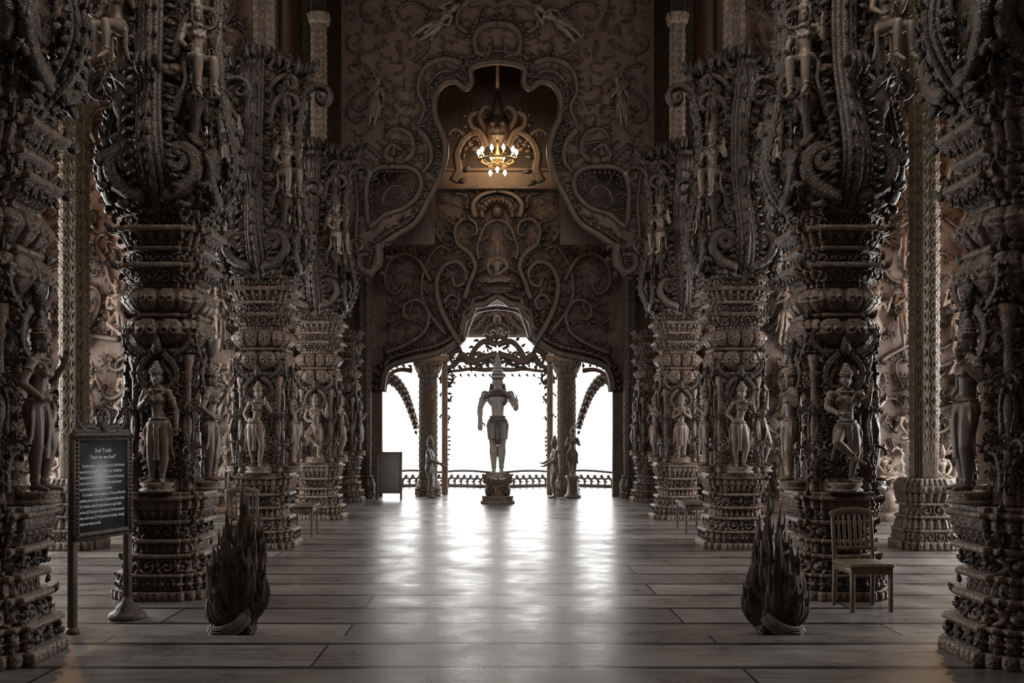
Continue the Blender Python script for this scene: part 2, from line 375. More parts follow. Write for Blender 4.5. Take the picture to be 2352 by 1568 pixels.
def body(M,P,fem=True,feet=True,handk=1,thin=1.0):
    hx=P.get('hx',0);sh=P.get('sx',0);lean=P.get('ly',0)
    pel=np.array([hx,0,P.get('pz',.52)]);dz=pel[2]-.52
    wa=np.array([hx*.5+sh*.3,lean*.4,.625+dz]);ch=np.array([sh,lean,.735+dz]);nk=np.array([sh,lean,.83+dz])
    hw=(.09 if fem else .085)*thin;cw=.082 if fem else .104
    ell(M,pel,(hw,.064,.062),16);rc(M,pel+(0,0,.02),.062*thin,wa,(.05 if fem else .062)*thin,14);rc(M,wa,(.05 if fem else .062)*thin,ch,.062 if fem else .075,14)
    ell(M,ch,(cw,.058,.075),16)
    sw=.1 if fem else .128
    rc(M,ch+(-sw*.85,0,.06),.034,ch+(sw*.85,0,.06),.034,12)
    for s in(-1,1): rc(M,ch+(s*sw*.6,0,.075),.026,nk+(0,0,.03),.024,10)
    rc(M,nk+(0,0,-.03),.034,nk+(0,0,.05),.028,12)
    if fem:
        for s in(-1,1): ell(M,ch+(s*.037,-.048,.0),(.032,.03,.031),12)
    else:
        for s in(-1,1): ell(M,ch+(s*.045,-.035,.01),(.048,.028,.035),12)
    hd=P.get('hd',(0,0));hc=(nk[0]+hd[0],nk[1]-.008+hd[1],.925+dz);head(M,hc)
    for s,key in((-1,'R'),(1,'L')):
        el,wr,hdn,up=P['arm'+key];shd=ch+(s*sw,0,.062);el=np.array(el)+(0,0,dz);wr=np.array(wr)+(0,0,dz)
        k=(1 if fem else 1.18)*thin
        ell(M,shd,(.034*k,.034*k,.034*k),12);mid=(shd+el)/2
        rc(M,shd,.03*k,mid,.031*k,12);rc(M,mid,.031*k,el,.024*k,12);m2=el*.65+wr*.35
        rc(M,el,.024*k,m2,.026*k,12);rc(M,m2,.026*k,wr,.016*k,12);hand(M,wr,hdn,up,handk)
        dd=wr-el;ring(M,wr-dd*.08,.018*k,.006,1,dd);ring(M,shd*.6+el*.4,.033*k,.007,1,el-shd)
        if 'leg'+key in P:
            kn,an,ft=P['leg'+key];kn=np.array(kn,float);an=np.array(an,float);hip=pel+(s*.045,0,-.015)
            m=(hip+kn)/2;rc(M,hip,.064*thin,m,.056*thin,14);rc(M,m,.056*thin,kn,.038*thin,14);c=kn*.68+an*.32;bk=np.array([0,.008,0])
            rc(M,kn,.038*thin,c+bk,.042*thin,12);rc(M,c+bk,.042*thin,an,.022,12)
            ft=np.array(ft,float);ft/=np.linalg.norm(ft)
            if feet:
                rc(M,an+(0,0,-.012),.024,an+ft*.06+(0,0,-.024),.019,8);rc(M,an+ft*.05+(0,0,-.026),.022,an+ft*.105+(0,0,-.032),.013,8)
                rc(M,an+(0,0,-.015),.024,an-ft*.02+(0,0,-.024),.02,8)
            ring(M,an+(0,0,.02),.025,.007)
    return pel,ch,nk,hc
def dress(M,pel,ch,nk,hc,P,fem=True,h=.15,tiers=4):
    ring(M,pel+(0,0,.045),.078,.012,.8);ring(M,pel+(0,0,.015),.09,.009,.76)
    for i in range(9):
        q=-pi/2+(i-4)*.3;c=pel+np.array([.09*math.cos(q),.07*math.sin(q),-.005]);rc(M,c,.009,c+(0,0,-.035),.004,6)
    tube(M,[pel+(0,-.07,.02),pel+(0,-.085,-.08),pel+(.005,-.078,-.2),pel+(0,-.07,-.32)],[.02,.028,.022,.03],8,(0,-1,0),.4)
    for s in(-1,1):
        tube(M,[pel+(s*.08,-.02,.03),pel+(s*.115,-.03,-.06),pel+(s*.105,-.02,-.17),pel+(s*.125,-.01,-.27),pel+(s*.14,0,-.31)],[.012,.02,.018,.014,.005],8,(0,-1,0),.6)
    tube(M,[ch+(-.07,-.045,.06),ch+(-.045,-.065,.02),ch+(0,-.072,-.02),ch+(.045,-.065,.02),ch+(.07,-.045,.06)],.008,8,(0,-1,0))
    ring(M,nk+(0,-.01,-.012),.05,.012,.9)
    ring(M,(hc[0],hc[1],hc[2]+.036),.05,.009,1.1);crown(M,(hc[0],hc[1],hc[2]+.035),1,h,tiers)
POSES={
'a':dict(hx=.02,armR=((-.155,.01,.66),(-.05,-.11,.74),(.6,-.2,.7),(0,-1,0)),armL=((.165,.02,.64),(.175,-.02,.5),(0,-.1,-1),(0,-1,0)),legR=((-.04,-.03,.285),(-.04,0,.045),(-.3,-1,0)),legL=((.075,-.02,.285),(.05,.0,.045),(.4,-1,0))),
'b':dict(hx=-.03,sx=.01,armR=((-.17,.02,.66),(-.1,-.07,.57),(.7,-.5,.1),(0,-1,0)),armL=((.165,-.01,.69),(.12,-.11,.8),(.1,-.2,1),(-1,0,0)),legR=((-.08,-.03,.285),(-.05,0,.045),(-.4,-1,0)),legL=((.06,-.05,.28),(.03,-.02,.045),(.3,-1,0))),
'c':dict(hx=.01,pz=.5,armR=((-.165,-.01,.68),(-.09,-.12,.62),(.8,-.4,0),(0,-1,0)),armL=((.19,0,.7),(.2,-.06,.84),(.2,-.1,1),(-1,0,0)),legR=((-.12,-.13,.36),(.02,-.13,.24),(.8,-.4,-.3)),legL=((.08,-.04,.27),(.05,.0,.045),(.5,-1,0))),
'd':dict(hx=-.01,armR=((-.15,-.03,.66),(-.02,-.115,.745),(.15,-.1,1),(1,0,0)),armL=((.15,-.03,.66),(.02,-.115,.745),(-.15,-.1,1),(-1,0,0)),legR=((-.05,-.02,.285),(-.045,0,.045),(-.3,-1,0)),legL=((.05,-.02,.285),(.045,0,.045),(.3,-1,0))),
'e':dict(hx=.03,sx=-.01,armR=((-.19,0,.74),(-.14,-.03,.9),(.3,-.1,1),(0,-1,0)),armL=((.17,0,.66),(.11,-.08,.57),(-.6,-.4,-.3),(0,-1,0)),legR=((-.05,-.08,.3),(-.09,0,.045),(-.6,-1,0)),legL=((.085,-.02,.285),(.055,.0,.045),(.4,-1,0))),
}
def figmesh(P,H,fem,voxel,h=.13,name='fig',tiers=4,scl=1):
    M=MB();r=body(M,P,fem);dress(M,*r,P,fem,h,tiers)
    M2=MB();M2.merge(M,Matrix.Scale(H,4));return fuse(M2,voxel,1,name)
FIG={k:figmesh(POSES[k],1.13,k!='c',.0064,.12,'carved_figure_'+k) for k in POSES}
DANG=dict(pz=.52,armR=((-.15,-.02,.66),(-.12,-.13,.57),(.1,-1,0),(0,0,1)),armL=((.16,0,.68),(.17,-.08,.8),(.1,-.1,1),(-1,0,0)),legR=((-.06,-.24,.47),(-.06,-.22,.22),(0,-1,-.5)),legL=((.07,-.24,.47),(.08,-.24,.23),(0,-1,-.5)))
F_D=figmesh(DANG,1.15,True,.009,.12,'perched_figure')
SEAT=dict(pz=.14,armR=((-.17,-.03,.29-.0+.38),(-.12,-.14,.53),(.5,-.6,-.3),(0,0,1)),armL=((.17,-.03,.67),(.02,-.13,.54),(-1,-.1,0),(0,0,1)),legR=((-.19,-.13,.07),(.06,-.17,.06),(1,-.1,0)),legL=((.19,-.13,.07),(-.06,-.2,.05),(-1,-.1,0)))
def seated(H,voxel,name):
    M=MB();pel,ch,nk,hc=body(M,SEAT,False);ring(M,nk+(0,-.01,-.012),.055,.014,.9);ring(M,pel+(0,0,.05),.08,.012,.8)
    crown(M,(hc[0],hc[1],hc[2]+.035),1,.17,4);M2=MB();M2.merge(M,Matrix.Scale(H,4));return fuse(M2,voxel,1,name)
F_SEAT=seated(1.35,.011,'seated_deity')

# ------------------------------------------------------------ column ornament
N1=MB()
T=MB()
vine(T,.02,2.46,math.radians(-25),.62,-2.5,-16,.04,.02,.38)
vine(T,.1,2.42,math.radians(20),.5,1,18,.034,.018,.36)
vine(T,.05,2.34,math.radians(-50),.42,-1,-18,.028,.014,.36)
vine(T,.27,1.15,math.radians(80),.42,1,16,.028,.014,.33)
vine(T,.26,1.55,math.radians(95),.45,1,-16,.024,.012,.31)
vine(T,.20,1.2,math.radians(75),.5,1,-16,.03,.014,.27)
vine(T,.18,1.65,math.radians(100),.5,-1,-16,.026,.012,.27)
N1.merge(T);N1.merge(T,mirror=True)
lathe(N1,[(.06,1.07),(.17,1.075),(.18,1.10),(.14,1.12),(.17,1.15),(.165,1.17),(.05,1.17)],20,(0,-.40),1,.85,.04,10)
tube(N1,[(0,-.36,2.44),(0,-.42,2.5),(0,-.40,2.58),(0,-.37,2.64)],[.05,.055,.035,.01],8,(1,0,0))
for z,o in((.16,.47),(.335,.40),(.675,.37),(.85,.38)):
    for x in(-.18,0,.18):
        ell(N1,(x,-o,z),(.03,.03,.04),8);ell(N1,(x,-o-.01,z+.045),(.018,.02,.02),8)
        for s in(-1,1): leaf(N1,x+s*.02,z-.03,math.radians(90-s*60)-.45,.08,.018,o)
for z,o in((3.24,.41),(3.41,.37),(3.6,.42),(3.775,.40)):
    for x in(-.24,-.12,0,.12,.24):
        leaf(N1,x-.01,z-.05,math.radians(65),.10,.026,o);leaf(N1,x+.03,z-.04,math.radians(20),.06,.016,o)
CORN=MB()
for sx,sy in((1,1),(-1,1),(1,-1),(-1,-1)):
    pr=[(.03,1.07),(.05,1.1),(.03,1.16),(.03,1.3),(.045,1.33),(.025,1.38),(.035,1.6),(.04,1.75),(.025,1.9),(.045,1.93),(.03,1.97),(.03,2.2),(.05,2.25),(.035,2.3),(.06,2.38),(.06,2.45)]
    lathe(CORN,pr,14,(sx*.265,sy*.265),1,1,.08,7)
T=MB()
for r,z,k in((.60,3.33,1),(.64,3.69,1.1),(.60,3.97,1.2),(.52,.43,.8),(.50,.78,.8),(.54,1.0,.9),(.45,2.84,1),(.40,2.5,.9)):
    leaf(T,r-.06,z-.03,math.radians(15),.14*k,.035*k,0);leaf(T,r-.08,z+.03,math.radians(50),.12*k,.026*k,0)
for k in range(4): CORN.merge(T,Matrix.Rotation(pi/4+k*pi/2,4,'Z'))
CORNM=CORN.mesh('corner_colonettes')
BR=MB()
npl=8*7+1
pl=cat([(0,-.36,3.66),(0,-.45,3.88),(0,-.63,4.12),(0,-.72,4.42),(0,-.64,4.85),(0,-.55,5.3),(0,-.52,5.9),(0,-.60,6.4),(0,-.70,6.85)],7)
tt=np.linspace(0,1,npl)
wpl=np.interp(tt,[0,.08,.2,.35,.5,.8,1],[.02,.05,.085,.095,.085,.085,.07])
for dx,kk in((0,.5),(-.065,.42),(.065,.42),(-.12,.3),(.12,.3)):
    p=pl.copy();p[:,0]+=dx*np.interp(tt,[0,.25,.5,1],[.3,1.1,.8,.9])+.04*np.sin(tt*7);p[:,1]+=abs(dx)*.35
    tube(BR,p,wpl*kk,10,(0,-1,0),.8)
for i in range(4,npl-2,2):
    for sgn in(-1,1):
        a=math.radians(-40) if sgn>0 else math.radians(220)-.9
        T=MB();leaf(T,0,0,a,.15,.034,0)
        BR.merge(T,Matrix.Translation((pl[i,0]+sgn*.12+.04*math.sin(tt[i]*7),pl[i,1]+.04,pl[i,2])))
for x_,kk in((0,1),(-.07,.75),(.07,.75)):
    c=vpath(.44,6.25,math.radians(75),1.15,-.6,-15*1.0,40,1.8)
    tube(BR,np.stack([np.ones(40)*x_,-c[:,0],c[:,1]],-1),np.linspace(.075,.04,40)*kk,10,(1,0,0),1)
    c=vpath(.42,5.0,math.radians(70),.8,-.6,-15*1.2,34,1.8)
    tube(BR,np.stack([np.ones(34)*x_*.8,-c[:,0],c[:,1]],-1),np.linspace(.055,.028,34)*kk,10,(1,0,0),1)
T=MB()
for i in range(8,npl-1,3):
    leaf(T,-pl[i,1]-.01,pl[i,2],math.radians(20),.11,.026,0)
for i in range(5): leaf(T,.40+i*.05,6.75+.03*i,math.radians(50-i*8),.3,.05,0)
for xo in(-.03,.04): BR.merge(T,Matrix.Translation((xo,0,0))@Matrix(((0,1,0,0),(-1,0,0,0),(0,0,1,0),(0,0,0,1))))
T=MB()
vine(T,.03,3.98,math.radians(2),1.75,1.5,19,.08,.038,.52,True,50,1.5,1.0)
vine(T,.05,3.86,math.radians(20),.95,1.2,12,.05,.022,.46)
vine(T,.16,4.75,math.radians(80),1.1,-.5,-12,.055,.02,.42)
vine(T,.16,5.35,math.radians(75),1.0,.5,-13,.05,.02,.40)
vine(T,.14,5.9,math.radians(80),1.0,.2,-12,.06,.025,.42)
vine(T,.1,6.4,math.radians(55),.8,.2,-16,.05,.025,.46)
vine(T,.1,6.6,math.radians(75),.7,.2,-16,.05,.025,.40)
vine(T,.1,4.5,math.radians(60),.8,2,12,.035,.015,.46)
for q_ in range(10):
    z=4.5+q_*.25;leaf(T,.30,z-.2,math.radians(50),.2,.045,.34);leaf(T,.22,z,math.radians(20),.16,.04,.36)
for q_ in range(5): leaf(T,.06+q_*.09,6.85-.03*q_,math.radians(70-q_*8),.35,.06,.3)
BR.merge(T);BR.merge(T,mirror=True)
fill(BR,.02,.42,4.1,6.9,None,500,4,(.3,.6),(.02,.032),.34,True,.06,None,8)
for sx in(1,-1):
    pr=[(.05,4.5),(.08,4.55),(.04,4.62),(.05,4.8),(.09,4.9),(.1,5.0),(.05,5.08),(.04,5.2),(.07,5.28),(.05,5.4),(.06,5.7),(.045,5.95),(.08,6.02),(.05,6.1),(.06,6.3),(.1,6.5),(.1,6.56)]
    lathe(BR,pr,16,(sx*.36,-.36),1,1,.06,8)
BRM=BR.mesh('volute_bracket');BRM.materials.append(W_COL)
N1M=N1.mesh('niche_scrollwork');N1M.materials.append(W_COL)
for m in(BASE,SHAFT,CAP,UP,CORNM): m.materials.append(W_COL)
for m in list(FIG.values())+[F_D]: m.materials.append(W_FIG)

def column(x,y,z,figs,short=False,label='',perch=1):
    e=ob('carved_column',None,None,None,(x,y,z),label=label,cat_='column',group='carved wooden columns lining the hall')
    ob('base',BASE,None,e);ob('shaft',SHAFT,None,e);ob('capital',CAP,None,e,scale=None)
    ob('corner_colonettes',CORNM,None,e)
    for i,k in enumerate(figs):
        ang=(0,1,3)[i]*pi/2
        ob('niche_scrollwork',N1M,None,e,rot=(0,0,ang))
        ox,oy=math.sin(ang)*.41,-math.cos(ang)*.41
        ob('carved_figure',FIG[k],None,e,(ox,oy,1.165),(0,0,ang),label='carved %s figure with tall crown standing in the niche'%('dancing' if k in'ce' else 'female deity'))
        if not short: ob('volute_bracket',BRM,None,e,rot=(0,0,ang))
    if not short:
        ob('upper_shaft',UP,None,e)
        ob('perched_figure',F_D,None,e,(perch*.36,-.5,5.05),(0,0,perch*.3))
        ob('perched_figure',F_D,None,e,(-perch*.40,-.42,4.75),(0,0,-perch*.6))
    return e
tags={7.0:('beside the raised plank threshold and sign','beside the raised plank threshold'),10.3:('behind the information sign','behind the slat-back chair'),14.5:('with a chair standing at its foot','in the middle of the row'),19.0:('with a stool near its foot','with a low bench near its foot'),23.6:('short, near the framed board by the doorway','short, near the doorway guardian')}
for y,z,fl,fr,sh,xx in [(7.0,.1,'dba','aeb',0,3.68),(10.3,0,'abe','cab',0,3.42),(14.5,0,'bda','bed',0,3.42),(19.0,0,'ced','dcb',0,3.42),(23.6,0,'adb','bae',1,3.68)]:
    column(-xx,y,z,fl,bool(sh),'dark carved teak column with niche figures, '+tags[y][0],-1)
    column(xx,y,z,fr,bool(sh),'dark carved teak column with niche figures, '+tags[y][1],1)

# ------------------------------------------------------------ aisle piers
PB=banded([(0,.12,.42,.42,0,'dent',.01),(.12,.25,.38,.36,0,'scroll',.03),(.25,.29,.39,.39,0,'plain',0),(.29,.44,.34,.31,0,'petal',.03),(.44,.48,.35,.35,0,'rope',.008),(.48,.62,.28,.28,0,'scroll',.03),
 (.62,.66,.34,.34,0,'plain',0),(.66,.8,.3,.34,0,'petal',.03),(.8,.9,.36,.36,0,'rosette',.02),(.9,1.0,.34,.3,0,'petal',.02)],280,.013,'pier_base');PB.materials.append(W_COL)
PS=banded([(1.0,13.4,.17,.17,0,'vscroll',.022)],220,.024,'pier_shaft');PS.materials.append(W_GOLD)
for x,y in((-6.1,14.3),(6.1,14.3)):
    e=ob('aisle_pier',None,None,None,(x,y,0),label='tall square dark pier with carved gilded bands and flared base',cat_='column',group='aisle piers')
    ob('base',PB,None,e);ob('shaft',PS,None,e)
PL=banded([(0,.2,.24,.24,0,'scroll',.03),(.2,.25,.26,.26,0,'plain',0),(.25,.5,.24,.18,0,'petal',.04),(.5,.56,.2,.2,0,'bead',.01),(.56,6.5,.16,.16,0,'vscroll',.02),(6.5,6.7,.17,.22,0,'petal',.03),(6.7,13.4,.16,.16,0,'vscroll',.02)],160,.025,'pilaster');PL.materials.append(W_DARK)
for x,y in((-3.3,24.64),(3.3,24.64),(-4.25,22.3),(4.25,22.3)):
    ob('pilaster',PL,None,None,(x,y,0),label='slender dark carved pilaster rising beside the end wall',cat_='pilaster',group='slender pilasters')

# ------------------------------------------------------------ room shell
def shell(name,x0,x1,y0,y1,z0,z1,mat):
    M=MB();box(M,x0,x1,y0,y1,z0,z1);return ob(name,M.mesh(name,False),mat,kind='structure')
shell('floor',-10.2,10.2,-3,31,-.2,0,M_FLOOR)
shell('trim_1',-10,10,-3,7.72,.001,.1,M_FLOOR2)
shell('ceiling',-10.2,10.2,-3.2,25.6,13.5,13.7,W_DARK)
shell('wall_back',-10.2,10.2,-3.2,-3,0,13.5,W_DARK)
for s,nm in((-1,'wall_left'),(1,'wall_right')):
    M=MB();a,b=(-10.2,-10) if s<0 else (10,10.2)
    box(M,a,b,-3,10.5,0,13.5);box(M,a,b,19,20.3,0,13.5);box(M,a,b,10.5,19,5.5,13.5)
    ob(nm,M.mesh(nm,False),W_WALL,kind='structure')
    shell('trim_%d'%(2 if s<0 else 3),*((-5.1,-4.95) if s<0 else (4.95,5.1)),20.5,25.6,0,13.5,W_PANEL)
def Q(d): 
    s=d/2287.
    return lambda p:[((a-1142)*s,1.7-(b-985)*s) for a,b in p]
def mir(p): return [(2284-a,b) for a,b in p][::-1]
# --- end wall
q=Q(25.1)
dl=[(878,1138),(878,900),(884,862),(900,840),(950,824),(1000,813),(1040,792),(1060,765),(1066,738),(1082,722),(1090,704),(1112,700),(1128,690),(1142,682)]
dl_s=[tuple(p) for p in cat(dl[1:],6)]
door=q(dl_s+mir(dl_s)[1:])
s25=25.1/2287
outer=[(-5,0.0),(door[0][0],0.0)]+door+[(door[-1][0],0.0),(5,0),(5,8.1),(-5,8.1)]
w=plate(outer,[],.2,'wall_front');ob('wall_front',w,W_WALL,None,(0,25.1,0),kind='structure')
shell('wall_upper',-5,5,25.3,25.5,8.0,13.5,W_DARK)
def okend(p):
    poly=np.array([(a*1.06,b+.12 if b>2.9 else b) for a,b in door]+[(door[-1][0]*1.06,-1),(door[0][0]*1.06,-1)]);return ~inpoly(p,poly)
M=MB()
def mp(M,pts,wpx,qq,sc,out,side=1,leaves=True,taper=True,ls=2.2):
    p=np.array(qq([tuple(a) for a in cat(pts,7)]));w=np.linspace(wpx,wpx*(.5 if taper else 1),len(p))*sc
    ptube(M,p,w,out,leaves,.8,side,ls=ls)
    ptube(M,p*np.array([-1,1]),w,out,leaves,.8,-side,ls=ls)
E=[([(1058,792),(1030,745),(1010,700),(1004,650),(1020,615),(1050,605),(1070,625),(1066,652),(1046,660),(1040,640)],8,1),
([(1066,690),(1080,650),(1092,615),(1078,585),(1052,565),(1045,530),(1065,508),(1090,515),(1095,540),(1080,545)],7,-1),
([(1092,505),(1086,475),(1108,452),(1142,444)],8,-1),([(1108,505),(1108,482),(1122,468),(1142,462)],6,-1),
([(885,812),(930,795),(975,765),(985,722),(962,692),(932,702),(930,730),(950,735)],6,1),
([(990,650),(960,600),(920,588),(890,615),(888,660),(912,678),(930,652)],5.5,1),
([(1015,560),(990,522),(952,508),(928,530),(943,556)],5,1),([(1025,770),(1000,740),(975,700),(970,650),(985,600),(1010,570),(1035,580)],5,-1),
([(900,560),(905,520),(890,480),(880,480)],5,-1),
([(1020,700),(1035,680),(1055,690),(1050,712),(1036,706)],5,-1),([(1100,560),(1110,530),(1125,515),(1142,510)],5,-1),([(1100,600),(1096,570),(1108,545)],4,-1)]
for pts,wp,sd in E: mp(M,pts,wp,q,s25,.17,sd)
b=np.array(door);ptube(M,b,.09,.12,True,.8,-1,ls=1.6);ptube(M,np.array([(a*1.0,c+.18) for a,c in door[6:-6]]),.045,.14,True,.9,-1,ls=2)
oc=fill(M,.15,2.85,3.6,7.6,okend,1400,3,(.45,1.0),(.028,.044),.13)
fill(M,.05,2.85,3.4,7.6,okend,3500,33,(.2,.42),(.02,.03),.12,True,.07)
for k in range(9):
    a=pi*(k+.5)/9;leaf(M,math.cos(a)*.2,7.1+math.sin(a)*.15,a-.4,.3,.06,.16)
ell(M,(0,-.18,7.1),(.16,.1,.14),14)
for k in range(7):
    x=(k-3)*.15;leaf(M,x,5.16,pi/2-.4-(k-3)*.1,.2,.09,.3)
ell(M,(0,-.25,5.18),(.5,.22,.12),18)
er=ob('relief_carving',None,None,None,(0,25.0,0),label='scrolling vine relief with seated crowned deity over the doorway',cat_='wall relief')
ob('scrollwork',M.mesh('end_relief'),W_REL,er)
ob('seated_deity',F_SEAT,W_FIG,er,(0,-.3,5.28),scale=(1.08,1.08,1.08),label='small seated crowned deity with hands in lap')
M=MB();bbox(M,-3.6,3.6,24.75,25.3,7.72,8.12,.03);bbox(M,-3.6,3.6,24.68,25.3,8.1,8.18,.02);bbox(M,-3.6,3.6,24.7,25.3,7.66,7.74,.02)
ob('trim_4',M.mesh('beam',False),W_PANEL,kind='structure')

# --- hanging screen
q=Q(23.0);s23=23./2287
cl=[(850,636),(862,612),(872,572),(905,545),(955,512),(985,458),(1012,405),(1024,350),(1014,305),(1000,272),(998,228),(1018,198),(1046,192),(1068,208),(1082,192),(1080,166),(1098,153),(1142,146)]
cs=[tuple(p) for p in cat(cl,6)]
arch=q(cs+mir(cs)[1:])
outer=[(-3.6,13.4),(-3.6,5.35)]+arch+[(3.6,5.35),(3.6,13.4)]
hl=cat([(848,520),(843,480),(842,440),(850,405),(872,388),(905,386),(940,388),(962,402),(968,428),(955,458),(925,482),(885,495),(862,515)],6,True)
hole=q([tuple(p) for p in hl]);holeR=[(-a,b) for a,b in hole][::-1]
es=ob('hanging_screen',None,None,None,(0,23.0,0),label='huge dark carved wooden screen with cloud-shaped openings',cat_='wooden screen')
ob('panel',plate(outer,[hole,holeR],.16,'screen_panel'),W_WALL,es)
for sg in(-1,1):
    M=MB();x0,x1=(1.5,3.3) if sg>0 else (-3.3,-1.5)
    box(M,x0,x1,.75,.8,6.1,8.0);box(M,x0,x1,.1,.75,7.95,8.0)
    if sg<0: box(M,x0,x0+.04,.1,.75,6.1,7.95)
    else: box(M,x1-.04,x1,.1,.75,6.1,7.95)
    ob('shade_backing',M.mesh('backing',False),W_DARK,es)  # dark box added so the screen openings look shaded inside
M=MB()
A=np.array(arch);ptube(M,A,.075,.13,True,.9,-1,ls=1.6)
pA=np.array([(a*1.045,c+.09) for a,c in arch]);ptube(M,pA,.035,.12,True,.9,-1,ls=3)
ptube(M,np.array([(a*1.1,c+.25) for a,c in arch[44:-44]]),.035,.12,True,.9,-1,ls=2)
TA=np.gradient(A,axis=0);LA=np.arctan2(TA[:,1],TA[:,0])
for i in range(6,len(A)-6,5):
    n_=LA[i]+pi/2
    for da,l_ in((-.45,.26),(-.1,.2)): leaf(M,A[i,0]+math.cos(n_)*.08,A[i,1]+math.sin(n_)*.08,n_+da-.4,l_,.045,.1)
H=np.array(hole+hole[:1])
for h_,sd in((H,1),(H*np.array([-1,1]),-1)): ptube(M,h_,.065,.13,True,.9,sd,ls=1.7)
P=[([(868,560),(872,600),(852,626),(828,614),(828,588),(848,586)],11,-1),([(1142,60),(1110,65),(1090,90),(1095,125),(1120,130),(1125,108)],9,1),
([(1060,150),(1020,140),(975,160),(960,210),(975,250),(960,290)],8,1),([(960,300),(985,330),(990,370),(970,400)],8,-1),
([(905,372),(885,360),(900,335),(925,350)],8,-1),([(930,372),(950,350),(940,310),(905,300),(885,325)],8,1),([(905,362),(905,340)],7,1),
([(822,590),(818,540),(822,470),(815,400)],6,1),([(1142,20),(1100,0),(1060,20),(1050,60),(1075,80)],9,1)]
for pts,wp,sd in P: mp(M,pts,wp,q,s23,.13,sd)
hp=np.array(hole)
a2=np.array([(a*1.08,c+.2) for a,c in arch]);a2=np.vstack([a2,[(3.2,-1),(-3.2,-1)]])
cH=hp.mean(0);h2=cH+(hp-cH)*1.3
def oks(p): return ~(inpoly(p,a2)|inpoly(p,h2))
fill(M,.1,3.5,5.4,12.9,oks,2600,11,(.6,1.5),(.03,.05),.10)
fill(M,.05,3.5,5.4,12.9,oks,3500,12,(.25,.5),(.018,.03),.09,True,.09)
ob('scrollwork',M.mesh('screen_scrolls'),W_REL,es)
for s in(-1,1):
    ob('flying_figure',FIG['e'],None,es,(s*1.9,-.2,10.6),(0,-s*.9,0),scale=(1.1,1.1,1.1))
    ob('flying_figure',FIG['a'],None,es,(s*2.9,-.2,8.6),(0,-s*.15,0),scale=(1,1,1))
# lit crest inside the arch
q=Q(24.0);s24=24/2287
M=MB()
for pts,wp,sd in [([(1040,412),(1052,385),(1048,350),(1062,318),(1088,300),(1108,318),(1100,340),(1082,335)],11,1),([(1120,330),(1105,300),(1082,285),(1078,262),(1095,252),(1106,268)],9,-1),
 ([(1142,325),(1130,300),(1112,285),(1100,262),(1112,240),(1130,248),(1128,268)],10,1),([(1080,330),(1060,300),(1040,292),(1028,305)],7,-1),([(1142,330),(1130,320),(1115,325),(1105,345)],8,1)]:
    mp(M,pts,wp,q,s24,0,sd)
ell(M,(0,-.1,8.95),(.28,.25,.35),16);ell(M,(-.12,-.3,9.05),(.07,.07,.07),10);ell(M,(.12,-.3,9.05),(.07,.07,.07),10);ell(M,(0,-.34,8.9),(.08,.08,.1),10)
rc(M,(-.12,-.3,8.75),.05,(.12,-.3,8.75),.05)
tube(M,[(0,0,9.1),(0,-.05,9.5),(0,0,10.0)],[.22,.14,.02],10,(1,0,0))
box(M,-.04,.04,-.02,.06,9.3,13.5)
ob('hanging_crest',M.mesh('crest'),W_REL,None,(0,24.2,0),label='carved scroll crest with guardian mask above the chandelier',cat_='wood carving')

# --- chandelier
ch=ob('chandelier',None,None,None,(0,23.75,8.1),label='round bronze chandelier with lit candle bulbs',cat_='chandelier')
M=MB();ring(M,(0,0,0),.42,.025,1,(0,0,1),32);ring(M,(0,0,-.12),.22,.02,1,(0,0,1),24);lathe(M,[(.02,.5),(.06,.4),(.03,.3),(.08,.1),(.1,0),(.05,-.1),(.07,-.16),(.01,-.25)],16)
for i in range(10):
    a=2*pi*i/10;c,s=math.cos(a),math.sin(a)
    tube(M,cat([(c*.06,s*.06,0),(c*.2,s*.2,-.1),(c*.36,s*.36,-.06),(c*.45,s*.45,.04)],4),.015,6)
    lathe(M,[(.02,.03),(.05,.05),(.05,.06),(.018,.07),(.018,.13)],8,(c*.45,s*.45))
ob('frame',M.mesh('ch'),M_METAL,ch)
M=MB();tube(M,[(0,0,.45),(0,0,1.0)],.012,6);ob('chain',M.mesh('chain'),M_METAL,ch)
M=MB();lathe(M,[(.012,0),(.035,.03),(.045,.06),(.03,.1),(.006,.14)],10);BU=M.mesh('bulb');BU.materials.append(M_BULB)
for i in range(10):
    a=2*pi*i/10;ob('bulb',BU,None,ch,(.45*math.cos(a),.45*math.sin(a),.13))
for i in range(3):
    a=2*pi*i/3+.5;ob('bulb',BU,None,ch,(.2*math.cos(a),.2*math.sin(a),-.2),(pi,0,0))

